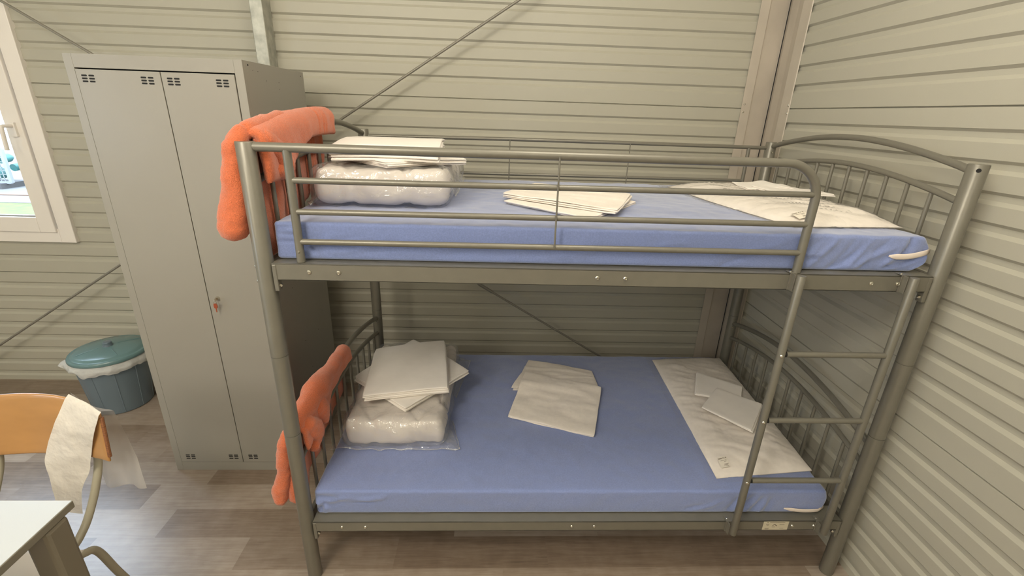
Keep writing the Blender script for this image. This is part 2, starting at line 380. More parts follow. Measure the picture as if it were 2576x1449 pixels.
# window_1
w = thing('window_1', None, None, (WX1, YW, WZ0)); w['kind'] = 'structure'; w['label'] = 'white tilting window in the back wall left of the locker'
def frame(m, x0, x1, z0, z1, ya, yb, wd):
    m.box((x0, ya, z0), (x0+wd, yb, z1)); m.box((x1-wd, ya, z0), (x1, yb, z1)); m.box((x0+wd, ya, z0), (x1-wd, yb, z0+wd)); m.box((x0+wd, ya, z1-wd), (x1-wd, yb, z1)); return m
frame(MB(), -3.12, -1.722, .922, 2.28, 1.345, 1.415, .080).build('window_frame', M_pvc, w, bevel=.003)
frame(MB(), -3.040, -1.808, .983, 2.205, 1.333, 1.40, .085).build('window_sash', M_pvc, w, bevel=.004)
m = MB(); m.box((-2.975, 1.362, 1.05), (-1.872, 1.366, 2.14)); m.build('pane', M_glass, w)
frame(MB(), -2.957, -1.891, 1.066, 2.122, 1.348, 1.36, .010).build('gasket', mat('rubber_gasket', lin(150, 150, 146), .6), w)
hm = MB(); hm.box((-1.864, 1.321, 1.50), (-1.834, 1.333, 1.57)); hp = cr([(-1.849, 1.33, 1.553), (-1.849, 1.275, 1.553), (-1.85, 1.268, 1.54), (-1.852, 1.266, 1.50), (-1.856, 1.266, 1.435)], 6)
hm.tube(hp, .0095, 12); hm.build('window_handle', M_pvc, w, smooth=True, bevel=.002)
# window_2 in the left wall (lets the daylight in)
w2 = thing('window_2', None, None, (XL, -2.25, 1.1)); w2['kind'] = 'structure'; w2['label'] = 'white framed window in the left wall'
m = MB()
for a, b_ in (((XL-.04, LY0, LZ0), (XL+.02, LY0+.07, LZ1)), ((XL-.04, LY1-.07, LZ0), (XL+.02, LY1, LZ1)), ((XL-.04, LY0, LZ0), (XL+.02, LY1, LZ0+.07)), ((XL-.04, LY0, LZ1-.07), (XL+.02, LY1, LZ1))): m.box(a, b_)
m.build('window_frame', M_pvc, w2)

# ------------------------------------------------------------------ outside the window
m = MB(); m.box((-26, 1.6, -.30), (4, 7.55, -.15)); o = m.build('lawn', M_grass, kind='structure'); tag(o, 'sunlit green lawn outside the window')
m = MB(); m.box((-26, 7.55, -.30), (4, 30, -.14)); o = m.build('pavement', M_pave, kind='structure'); tag(o, 'pale pavement beyond the lawn outside')
m = MB(); m.box((-26, 8.2, -.14), (4, 8.26, -.12)); m.build('kerb', M_soil, kind='structure')['label'] = 'thin brick kerb line across the outside path'
cg = thing('mesh_cage', 'white wire mesh cage of teal bottles seen through the window', 'cage', (-10.4, 9.0, -.14))
m = MB()
CX0, CX1, CZ0, CZ1, CY = -12.0, -9.55, -.02, .66, 9.0
for x in (CX0, CX1): m.box((x-.03, CY-.03, CZ0), (x+.03, CY+.03, CZ1))
for z in (CZ0, CZ1): m.box((CX0, CY-.02, z-.025), (CX1, CY+.02, z+.025))
m.build('cage_frame', M_mesh, cg)
m = MB(); x = CX0
while x < CX1: m.box((x-.006, CY-.006, CZ0), (x+.006, CY+.006, CZ1)); x += .075
z = CZ0
while z < CZ1: m.box((CX0, CY-.006, z-.006), (CX1, CY+.006, z+.006)); z += .085
m.build('wire_mesh', M_mesh, cg)
m = MB()
for k in range(26):
    cx = random.uniform(CX0+.15, CX1-.12); r = random.uniform(.07, .13); z = CZ0+r+random.random()*.42; yy = CY+.18+random.random()*.25
    m.lathe([(r*.2, 0), (r, .01), (r, .2), (r*.6, .27), (r*.3, .3)], (cx, yy-.12, z), 16, ax=(0, 1, .1))
m.build('teal_bottles', M_teal, cg, smooth=True, kind='stuff')
m = MB(); m.box((CX0, CY-.15, -.14), (CX1-.1, CY+.5, -.03)); m.build('cage_base', M_conc, cg)
m = MB(); m.box((-9.45, 9.6, -.14), (-9.1, 9.9, .75)); o = m.build('garden_shrub', M_leaf); tag(o, 'leafy green shrub beside the mesh cage outside', 'shrub')
bm = bmesh.new(); bmesh.ops.create_icosphere(bm, subdivisions=4, radius=1)
for v in bm.verts:
    n_ = 1 + .35*fbm(v.co, 2.4); v.co = Vector((v.co.x*.28*n_, v.co.y*.28*n_, (v.co.z*n_*.45+.4)))
bm.to_mesh(o.data); bm.free(); o.location = (-9.2, 9.7, -.14)

# ------------------------------------------------------------------ brace rods on the back wall
def rod(name, pts, label, y):
    a, b_ = Vector(pts[0]), Vector(pts[1]); d = (b_-a)
    t = thing(name, label, 'brace rod', tuple(b_))
    MB().tube([a + d*k/12 for k in range(13)], .0062, 12).build('rod', M_rod, t, smooth=True)
    return t, a, d
t1, a, d = rod('brace_rod', ((1.5, 1.25, 2.68), (-2.72, 1.25, .02)), 'thin grey brace rod rising from lower left to upper right across the wall', 1.25)
# (measured slope: through (.765, 2.207) and (-2.263, .307))
bpy.data.objects.remove(t1.children[0]); MB().tube([(1.513, 1.25, 2.677), (.765, 1.25, 2.207), (-.211, 1.25, 1.5905), (-1.443, 1.25, .823), (-2.263, 1.25, .307), (-2.72, 1.25, .02)], .0062, 12).build('rod', M_rod, t1, smooth=True)
t2 = thing('brace_rod', 'thin grey brace rod falling from above the window to behind the lower mattress', 'brace rod', (1.83, 1.235, .0))
MB().tube([(-2.55, 1.235, 2.665), (-1.616, 1.235, 2.10), (-1.295, 1.235, 1.909), (.5856, 1.235, .757), (1.309, 1.235, .313), (1.80, 1.235, .012)], .0062, 12).build('rod', M_rod, t2, smooth=True)
MB().tube([(.585, 1.235, .7575), (.665, 1.235, .7085)], .0095, 8).build('turnbuckle', M_rod, t2)

# ------------------------------------------------------------------ bunk bed
LX, WB, HP, PR = 2.04, 1.057, 1.606, .0252
ZU0, ZU1, ZL0, ZL1, YFc = 1.2205, 1.2722, .2410, .2850, -.0162
bed = thing('bunk_bed', 'grey metal tube bunk bed with arched ends, guard rail and ladder', 'bunk bed', (1.02, .53, 0))
posts = {'FL': (0, 0), 'FR': (LX, 0), 'BL': (.030, WB), 'BR': (LX, WB)}
def post(x, y, joints):
    pr = [(PR-.001, .001), (PR, .004)]
    for j in joints: pr += [(PR, j-.0016), (PR-.0022, j-.0008), (PR-.0022, j+.0008), (PR, j+.0016)]
    pr += [(PR, HP-.002), (PR-.0015, HP)]
    return MB().lathe(pr, (x, y, 0), 40).build('post', M_bed, bed, smooth=True)
for k, (x, y) in posts.items(): post(x, y, (.667, .965))
def bolt(p, ax, parent, r=.0072):
    MB().lathe([(r, 0), (r*.96, .0022), (r*.62, .0042), (r*.55, .0042), (r*.5, .003), (.0004, .003)], p, 18, ax=ax).build('bolt', M_bolt, parent, smooth=True)
# side rails (angle profile: a face and an inward flange)
def side_rail(z0, z1, front=True):
    s = 1 if front else -1; y0 = YFc if front else WB-YFc
    m = MB()
    def bx(xa, ya, za, xb, yb, zb): m.box((xa, min(ya, yb), za), (xb, max(ya, yb), zb))
    bx(.026, y0, z0, LX-.026, y0+s*.004, z1)
    bx(.026, y0, z1-.004, LX-.026, y0+s*.075, z1)
    bx(.026, y0, z0, LX-.026, y0+s*.026, z0+.004)
    o = m.build('side_rail', M_bed, bed, bevel=.0015)
    if front:
        zc = (z0+z1)/2+.0005
        for x in (.131, .2155, .9763, 1.061, 1.8224, 1.9067): bolt((x, y0, zc), (0, -1, 0), o, .0066 if z0 > 1 else .0060)
        for x, sx_ in ((.033, 1), (LX-.033, -1)):
            MB().box((x-.006, y0-.002, z0-.034), (x+.006, y0+.022, z1-.004)).build('hook_plate', M_bed, o, bevel=.002)
            bolt((x+sx_*.007, -.006, z0-.018), (sx_*.6, -1, 0), o, .0062)
    return o
side_rail(ZU0, ZU1); ur = side_rail(ZU0, ZU1, False); lr = side_rail(ZL0, ZL1); side_rail(ZL0, ZL1, False)
# bolts on the outside of the left post
for z in (1.257, 1.212, .258, .222): MB().lathe([(.006, 0), (.0055, .002), (.003, .004), (.0005, .0045)], (-PR+.001, -.002, z), 12, ax=(-1, -.1, 0)).build('bolt', M_bolt, bed, smooth=True)
# mattress slats
for z in (ZU1, ZL1):
    for k in range(9):
        x = .18 + k*.21; MB().box((x-.02, .062, z-.012), (x+.02, WB-.062, z-.001)).build('slat', M_bed, bed)
# end panels
def end_panel(xf, xb, zo, zi, rise_o, rise_i, zbar):
    def P(t, z): return Vector((xf+(xb-xf)*t, WB*t, z))
    t0 = .02; t1_ = 1-.02
    def arch(z, h, r, nm, par):
        pts = [P(t0+(t1_-t0)*k/28, z+h*(math.sin(PI*k/28)**.92)) for k in range(29)]
        return MB().tube(pts, r, 16).build(nm, M_bed, par, smooth=True)
    pan = arch(zo, rise_o, .0112, 'end_panel', bed)
    arch(zi, rise_i, .0098, 'lower_arch', pan)
    for k in range(10):
        t = (.115+.094*k)/WB; s = (t-t0)/(t1_-t0)
        zt = zi+rise_i*(math.sin(PI*s)**.92)
        MB().tube([P(t, zbar), P(t, zt)], .0068, 12).build('spindle', M_bed, pan, smooth=True)
    m = MB(); a = P(t0, zbar); b_ = P(t1_, zbar)
    m.add([a+Vector((dx, 0, dz)) for dx, dz in ((-.009, -.02), (.009, -.02), (.009, .02), (-.009, .02))] + [b_+Vector((dx, 0, dz)) for dx, dz in ((-.009, -.02), (.009, -.02), (.009, .02), (-.009, .02))],
          [(0, 3, 2, 1), (4, 5, 6, 7), (0, 1, 5, 4), (1, 2, 6, 5), (2, 3, 7, 6), (3, 0, 4, 7)])
    m.build('cross_bar', M_bed, pan, bevel=.002)
    return pan
pUL = end_panel(0, .03, 1.588, 1.496, .066, .062, 1.248)
pUR = end_panel(LX, LX, 1.588, 1.496, .066, .062, 1.248)
pLL = end_panel(0, .03, .620, .532, .080, .075, .263)
pLR = end_panel(LX, LX, .620, .532, .080, .075, .263)
# bolts beside the arches and the open hole in the front right post
for (x, y, z, ax) in ((.03-.004, WB-.027, 1.560, (-.2, -1, 0)), (LX-.004, WB-.027, 1.560, (-.2, -1, 0)), (.03, WB-.027, .597, (-.1, -1, 0)), (LX-.008, WB-.026, .600, (-.3, -1, 0))): bolt((x, y, z), ax, bed, .005)
a = Vector((-.62, -.78, 0)).normalized(); MB().cyl(Vector((LX, 0, 1.590))+a*(PR-.004), Vector((LX, 0, 1.590))+a*(PR+.0004), .0058, 18).build('bolt_hole', M_dark, bed)
# front guard rail
gx0, gx1, gz = .1062, 1.5897, 1.593; R = .105
gp = [(.012, 0, gz), (.4, 0, gz), (.8, 0, gz), (1.2, 0, gz-.0005)] + [(gx1+.035*math.exp(-0)*0 - R + R*math.sin(k*PI/2/12), 0, gz-R+R*math.cos(k*PI/2/12)) for k in range(13)] + [(gx1, 0, 1.40), (gx1, 0, 1.2735)]
gr = MB().tube(gp, .0125, 20).build('guard_rail', M_bed, bed, smooth=True)
MB().tube([(gx0, 0, gz-.006), (gx0, 0, 1.2735)], .0118, 20).build('upright', M_bed, gr, smooth=True)
for z in (1.5073, 1.4207, 1.3341): MB().tube([(gx0+.006, -.001, z), (gx1-.005, -.001, z)], .0087, 16).build('rail_bar', M_bed, gr, smooth=True)
MB().tube([(.8415, -.0115, gz-.002), (.8425, -.0115, 1.336)], .0027, 10).build('wire_stay', M_bed, gr, smooth=True)
for x, zz in ((gx0, 1.306), ): MB().lathe([(.0045, 0), (.003, .002), (.0005, .0024)], (x, -.0116, zz), 12, ax=(0, -1, 0)).build('rivet', M_bed, gr, smooth=True)
# back guard rail
br = MB().tube([(.04, WB, 1.5755), (.7, WB, 1.580), (1.4, WB, 1.580), (LX-.01, WB, 1.578)], .0088, 16).build('back_rail', M_bed, bed, smooth=True)
MB().tube([(.1315, WB, 1.413), (1.930, WB, 1.4155)], .0075, 14).build('rail_bar', M_bed, br, smooth=True)
for x in (.1315, 1.9300): MB().tube([(x, WB, 1.575), (x, WB, 1.27)], .0088, 14).build('upright', M_bed, br, smooth=True)
for x in (.7365, 1.3290): MB().tube([(x, WB-.009, 1.578), (x-.001, WB-.009, 1.275)], .0027, 8).build('wire_stay', M_bed, br, smooth=True)
# ladder
YLd = -.0461
lad = bpy.data.objects.new('ladder', None); link(lad, bed); lad.matrix_parent_inverse = Matrix.Translation(-wl(bed)); lad.location = (1.75, YLd, .25)
def lbuild(m, name, mt, **kw):
    o = m.build(name, mt, None, **kw); o.parent = lad; o.matrix_parent_inverse = Matrix.Translation(-Vector((1.75, YLd, .25))); return o
for x in (1.5778, 1.9265): lbuild(MB().lathe([(.0118, 0), (.0125, .0015), (.0125, 1.0185), (.0118, 1.020)], (x, YLd, .2565), 24), 'ladder_rail', M_bed, smooth=True)
for z in (1.0148, .765, .5093):
    lbuild(MB().tube([(1.594, YLd, z), (1.916, YLd, z)], .0098, 18), 'rung', M_bed, smooth=True)
    lbuild(MB().tube([(1.586, YLd, z-.001), (1.596, YLd, z-.001)], .0085, 14), 'rung_socket', M_dark)
    lbuild(MB().lathe([(.0055, 0), (.0052, .002), (.003, .0038), (.0005, .0042)], (1.5778-.005, YLd-.0115, z-.001), 14, ax=(-.45, -1, 0)), 'bolt', M_bolt, smooth=True)
for x in (1.562, 1.911):
    for z0, z1 in ((ZU0+.001, ZU1+.003), (ZL0-.002, ZL1+.002)):
        m = MB(); m.box((x+.004, -.036, z0), (x+.0065, -.016, z1)); m.box((x-.001, -.0192, z0), (x+.020, YFc-.0005, z1)); m.box((x-.001, -.02, z1-.001), (x+.020, .008, z1+.0012))
        lbuild(m, 'ladder_bracket', M_bed, bevel=.0008)
        lbuild(MB().box((x+.0085, -.0197, (z0+z1)/2-.010), (x+.0125, -.0190, (z0+z1)/2+.008)), 'bracket_slot', M_dark)
        for zz in (z0+.008, z1-.010): lbuild(MB().lathe([(.0038, 0), (.0036, .0014), (.002, .0028), (.0004, .003)], (x+.0105, -.0195, zz), 12, ax=(0, -1, 0)), 'bolt', M_bolt, smooth=True)
        lbuild(MB().lathe([(.0048, 0), (.0046, .0014), (.0026, .003), (.0004, .0034)], (x+.006, -.006, z1+.001), 12, ax=(0, 0, 1)), 'bolt', M_bolt, smooth=True)
# sticker on the lower side rail: cream, a little house mark and small print
st = MB().box((1.7085, YFc-.0009, .2432), (1.8065, YFc-.0002, .2838)).build('rail_sticker', M_stick, lr, label='cream maker label with small print')
m = MB()
def ins(x0, z0, x1, z1): m.box((x0, YFc-.0012, z0), (x1, YFc-.0008, z1))
ins(1.722, .2775, 1.728, .2800); ins(1.733, .2778, 1.792, .2798); ins(1.719, .270, 1.731, .272); ins(1.722, .2655, 1.730, .2668); ins(1.717, .2500, 1.734, .2515); ins(1.719, .2465, 1.733, .2478)
ins(1.772, .2675, 1.791, .2692); ins(1.775, .250, 1.79, .2512)
m.add([(1.744, YFc-.0012, .2655), (1.753, YFc-.0012, .2725), (1.764, YFc-.0012, .2640), (1.7615, YFc-.0012, .2610), (1.753, YFc-.0012, .2680), (1.7455, YFc-.0012, .2630)], [(0, 5, 4, 1), (1, 4, 3, 2)])
m.box((1.744, YFc-.0012, .2565), (1.757, YFc-.0008, .2578))
m.build('sticker_print', M_ink, lr)

# ------------------------------------------------------------------ mattresses in blue fitted sheets
def ridge(t, w): t = abs(((t+.5) % 1)-.5)/w; return max(0, 1-t)**1.5
def mattress(name, x0, x1, y0, y1, z0, z1, label, seed, folds, crown, bulge=0):
    m = MB(); S = Vector((seed*7.1, seed*3.3, 1.7))
    def disp(p, n):
        zk = min(1, (p.z-z0)/.03); q = p + n*(.0035*fbm(p+S, 5.5, 3) + .0012*fbm(p+S, 22, 2))*zk
        cx = (p.x-x0)/(x1-x0); cyy = (p.y-y0)/(y1-y0)
        q.z += crown*math.sin(PI*min(max(cx, 0), 1))*math.sin(PI*min(max(cyy, 0), 1)) * (1 if p.z > (z0+z1)/2 else 0)
        d = 0
        if abs(n.y) > .4 or abs(n.x) > .4:
            zz = (p.z-z0)/(z1-z0)
            for (fx, fz, ang, ln, wd, amp) in folds:
                co = (p.x-fx); h = p.z-(z0+fz*(z1-z0)); ca, sa = math.cos(ang), math.sin(ang)
                a = co*ca+h*sa; bb = -co*sa+h*ca
                bb += .005*math.sin(a*32+fx*30)
                w_ = max(0, 1-abs(a)/ln)
                d += amp*1.5*min(1, w_*1.6)*math.exp(-(bb/(wd*1.5))**2)
            d *= sm(0, .12, zz)*(1-sm(.93, 1.0, zz))
            if n.y < -.4: q.y -= d
            elif n.x > .4: q.x += d*.6
        bul = sm(x1-.10, x1, p.x)*math.sin(PI*min(max((p.z-z0)/(z1-z0), 0), 1))**1.3
        q.x += bulge*bul*(1-.8*sm(.1, .5, p.y-y0)) ; q.x -= .012*sm(x1-.06, x1, p.x)*(1-sm(0, .3, (p.z-z0)/(z1-z0)))
        return q
    m.rbox((x0, y0, z0), (x1, y1, z1), .011, .0075, disp, 3)
    o = m.build(name, M_blue, smooth='all'); return o
fU = [(1.62+.055*k, .45+.06*math.sin(k*2), .95+.06*math.sin(k*1.7), .085, .0042, .0050*(1 if k % 2 else -.7)) for k in range(8)]
fU += [(1.93, .30, .45, .14, .005, -.006), (1.90, .12, .40, .12, .004, .005), (1.93, .80, 1.1, .06, .004, -.006), (1.80, .2, .55, .16, .005, .006), (1.72, .15, .6, .12, .004, -.005), (1.48, .60, .35, .10, .003, .004), (1.40, .18, .35, .09, .003, -.004),
       (1.20, .62, .12, .08, .003, .003), (1.64, .42, .1, .03, .003, .004), (1.64, .30, .2, .04, .003, -.004),
       (.07, .80, -.05, .05, .003, .004), (.075, .70, -.05, .045, .0025, -.004), (.08, .62, .0, .045, .0025, .004), (.06, .55, -.05, .04, .0025, -.0035), (.12, .38, -.9, .04, .004, -.006), (.115, .22, .7, .03, .003, .004), (.05, .86, .3, .03, .003, -.005),
       (.22, .57, .35, .05, .003, -.004), (.20, .36, .12, .12, .003, -.004), (.24, .30, .25, .10, .003, .003), (.175, .62, 1.5, .035, .002, -.004), (.33, .52, .4, .06, .002, .003), (.45, .28, .12, .12, .003, .0025), (.62, .45, .15, .08, .003, .0022), (.9, .30, .1, .08, .003, .002)]
m1_ = mattress('mattress', .028, 1.990, .022, 1.034, 1.2735, 1.386, 'x', 1, fU, .004, .026)
tag(m1_, 'thin mattress in a blue fitted sheet on the top bunk', 'mattress', 'blue sheeted mattresses')
fL = [(1.60+.022*k, .42-.02*k, 1.0+.06*k, .075-.004*k, .0045, .0050*(1 if k % 2 else -.8)) for k in range(7)]
fL += [(1.50, .35, .5, .08, .004, .004), (1.44, .25, .4, .05, .003, -.003), (.10, .62, .12, .09, .004, .005), (.20, .62, .3, .12, .005, .005), (.17, .50, .15, .10, .004, -.005), (.055, .45, -.7, .04, .005, .006), (.045, .30, .9, .05, .005, -.007), (.075, .75, -.2, .05, .004, -.005), (.06, .15, 1.3, .04, .004, .005), (.25, .68, .25, .07, .003, .003)]
m2_ = mattress('mattress', .030, 1.955, .022, 1.060, .2860, .393, 'x', 2, fL, .008, .010)
tag(m2_, 'thin mattress in a blue fitted sheet on the bottom bunk', 'mattress', 'blue sheeted mattresses')
# white elastic hems showing at the front right corners
def hem(par, x0, x1, z0, z1, y, r, xr):
    pts = [Vector((x0+(x1-x0)*k/10, y-.0015-.004*math.sin(PI*k/10), z0+(z1-z0)*(k/10)**1.5-.004*math.sin(PI*k/10))) for k in range(11)]
    pts += [Vector((xr, y+.012, z1+.001)), Vector((xr+.001, y+.035, z1-.002))]
    rs = [.001, r*.7, r, r, r, r, r, r, r, r, r*.95, r*.9, .001]
    MB().tube(pts, rs, 14, sq=2.8).build('elastic_hem', M_elas, par, smooth='all', label='white elastic edge of the sheet')
hem(m1_, 1.880, 1.992, 1.326, 1.338, .0185, .0032, 2.016)
hem(m2_, 1.798, 1.935, .314, .304, .0185, .0028, 1.963)

# ------------------------------------------------------------------ folded cloths
def folded(name, quad, zf, th, layers, m, label, cat, group, wr=.0015, seed=0, jit=.006, nu=26, nv=22, wfreq=7, ridges=()):
    """a folded cloth: layers stacked on the support height zf(x,y)"""
    mb = MB(); q0 = [Vector((p[0], p[1], 0)) for p in quad]; rnd = random.Random(seed)
    lu = (q0[1]-q0[0]).length; lv = (q0[3]-q0[0]).length; t = th/layers
    for k in range(layers):
        q = [p + Vector((rnd.uniform(-jit, jit), rnd.uniform(-jit, jit), 0)) for p in q0]
        def mid(u, v, q=q, k=k):
            cpull = (abs(2*u-1)*abs(2*v-1))**14*.014
            p = bil(q, u, v); p = p.lerp(bil(q, .5, .5), cpull)
            p.x += .0020*nz((p.x, p.y, k*.3+seed), 13); p.y += .0020*nz((p.x, p.y, k*.3+seed+9), 13)
            z = zf(p.x, p.y) + t*(k+.5) + wr*fbm((p.x+seed, p.y*1.0, k*.1), wfreq, 3)*(k+1)/layers*2
            for (a0, a1, b0, b1, w, amp) in ridges:
                A = Vector((a0, a1)); B = Vector((b0, b1)); D = B-A; s = max(0, min(1, (Vector((u, v))-A).dot(D)/D.dot(D)))
                z += amp*math.exp(-((Vector((u, v))-A-D*s).length/w)**2)*(k+1)/layers
            p.z = z; return p
        mb.sheet(nu, nv, mid, t*.84, lu, lv, r=t*.42)
    o = mb.build(name, m, smooth='all'); tag(o, label, cat, group); return o

# ------------------------------------------------------------------ duvet packs with folded sheets on top
def duvet_pack(x0, x1, y0, y1, z0, z1, label, seed, flap):
    t = thing('duvet_pack', label, 'bedding pack', ((x0+x1)/2, (y0+y1)/2, z0), 'bedding packs in clear plastic')
    S = Vector((seed*5.3, 2.2, seed)); cx, cy, cz = (x0+x1)/2, (y0+y1)/2, (z0+z1)/2
    def puff(p, n, k=1.0):
        q = Vector(p); h = (q.z-z0)/(z1-z0)
        # bulge mid-height, diagonal quilting stitch lines
        b_ = .016*math.sin(PI*min(max(h, 0), 1))-.008
        a1 = (q.x*.9+q.y*.6)*6.0; a2 = (q.x*.9-q.y*.6)*6.0
        st_ = -.010*(ridge(a1, .13)+ridge(a2, .13)) * (1 if n.z > .2 else .6)
        d = b_ + st_*k + .010*fbm(q+S, 9, 3)*k
        if h < .05: d = min(d, .001)
        q += n*d
        return q
    MB().rbox((x0+.004, y0+.004, z0+.003), (x1-.004, y1-.004, z1), .030, .010, lambda p, n: puff(p, n), 4).build('quilt', M_quilt, t, smooth='all')
    mb = MB()
    def bagd(p, n):
        q = puff(p, n, .5); nn = Vector(n); q += nn*(.006+.010*abs(nz(q+S, 11))+.006*(1-abs(nz(q+S*2, 9)*2.2))**4*(abs(nz(q+S*2, 9)) < .45))
        if q.z < z0+.002: q.z = z0+.002
        return q
    mb.rbox((x0-.001, y0-.001, z0+.002), (x1+.001, y1+.001, z1+.001), .028, .009, bagd, 4)
    for (pts, rows) in flap:
        A, B, Cc, D = [Vector(p) for p in pts]
        def fl(u, v, A=A, B=B, Cc=Cc, D=D):
            p = (1-u)*(1-v)*A+u*(1-v)*B+u*v*Cc+(1-u)*v*D
            p.z = max(p.z+.010*abs(fbm(p+S, 26, 3))+.004*abs(math.sin(u*17+v*5)), z0+.0015); p.y += .006*fbm(p+S, 20, 2); return p
        mb.grid(48, 12, fl)
        mb.tube([fl(k/40, .02)+Vector((0, 0, .002)) for k in range(41)], .0022, 6)
    mb.build('plastic_bag', M_film, t, smooth='all', label='clear crinkled plastic bag')
    return t
lowflap = [([(.018, .232, .398), (.545, .232, .398), (.50, .33, .425), (.06, .33, .425)], 1), ([(.545, .232, .398), (.500, .42, .397), (.47, .42, .42), (.46, .28, .42)], 1), ([(.500, .60, .398), (.552, .955, .398), (.46, .955, .44), (.46, .60, .44)], 1), ([(.552, .955, .398), (.30, 1.0, .398), (.30, .93, .46), (.46, .93, .46)], 1)]
duvet_pack(.075, .475, .255, .93, .394, .530, 'puffy white quilt in a clear plastic bag at the head of the bottom bunk', 1, lowflap)
upflap = [([(.025, .30, 1.388), (.060, .236, 1.388), (.09, .27, 1.42), (.07, .38, 1.43)], 1), ([(.53, .33, 1.41), (.545, .62, 1.44), (.505, .62, 1.48), (.505, .33, 1.46)], 1), ([(.02, .40, 1.43), (.025, .6, 1.44), (.065, .6, 1.46), (.065, .4, 1.45)], 1)]
duvet_pack(.070, .505, .245, .90, 1.387, 1.519, 'puffy white quilt in a clear plastic bag at the head of the top bunk', 2, upflap)
G1 = 'folded white sheets on the bedding packs'
def zpack(z, cx=.30, cy=.56, k=.10): return lambda x, y: z - k*max(0, math.hypot((x-cx), (y-cy)*.8)-.17)**1.5*1.6
folded('folded_sheet', [(.320, .300), (.560, .605), (.245, .920), (.042, .540)], zpack(.534), .026, 4, M_white, 'white folded sheet lying diagonally under another on the bottom bunk pack', 'folded sheet', G1, .001, 3, .005)
folded('folded_sheet', [(.138, .335), (.487, .400), (.424, .850), (.090, .742)], zpack(.562, k=.16), .034, 4, M_white, 'white folded sheet lying squarely on top of the bottom bunk pack', 'folded sheet', G1, .0008, 5, .004)
folded('folded_sheet', [(.315, .248), (.565, .45), (.30, .88), (.045, .50)], zpack(1.520), .022, 4, M_white, 'white folded sheet lying diagonally under another on the top bunk pack', 'folded sheet', G1, .001, 8, .006)
folded('folded_sheet', [(.122, .285), (.486, .290), (.440, .84), (.110, .76)], lambda x, y: zpack(1.540)(x, y)-.006*math.sin(y*9), .052, 5, M_white, 'white folded sheet lying squarely on top of the top bunk pack', 'folded sheet', G1, .0012, 9, .008)

# ------------------------------------------------------------------ folded cloths mid-bed
G2 = 'folded cream covers in the middle of the beds'
def zt2(z): return lambda x, y: z+.008*math.sin(PI*min(max((x-.03)/1.925, 0), 1))*math.sin(PI*min(max((y-.022)/1.04, 0), 1))
RW = [(.05, .25, .45, .15, .02, .003), (.5, .9, .95, .7, .02, .005), (.0, .72, .95, .80, .022, .006), (.1, .55, .5, .60, .02, .005), (.3, .35, .6, .42, .025, -.004), (.55, .30, .8, .22, .02, -.004), (.2, .45, .45, .42, .02, .004), (.6, .5, .95, .55, .02, .005)]
folded('folded_cover', [(.772, .668), (1.212, .690), (1.215, .860), (.880, .972)], zt2(.394), .016, 3, M_cream, 'creased cream cover on the bottom bunk, partly under its twin', 'folded cover', G2, .0034, 12, .008, ridges=RW)
folded('folded_cover', [(.747, .449), (1.112, .310), (1.222, .672), (.850, .806)], lambda x, y: zt2(.395)(x, y)+.016*sm(.60, .70, y-.2*(x-1)*-.0)*1.0, .016, 3, M_cream, 'creased cream cover on the bottom bunk, overlapping its twin at the front', 'folded cover', G2, .0036, 14, .005, ridges=RW)
folded('folded_cover', [(.705, .375), (.962, .118), (1.205, .44), (.960, .700)], lambda x, y: 1.389, .013, 2, M_cream, 'cream cover on the top bunk, the lower of a pair', 'folded cover', G2, .0016, 17, .010)
folded('folded_cover', [(.700, .430), (1.060, .160), (1.205, .490), (.830, .715)], lambda x, y: 1.403, .018, 3, M_cream, 'cream cover on the top bunk, the upper of a pair', 'folded cover', G2, .0020, 18, .010, ridges=RW)

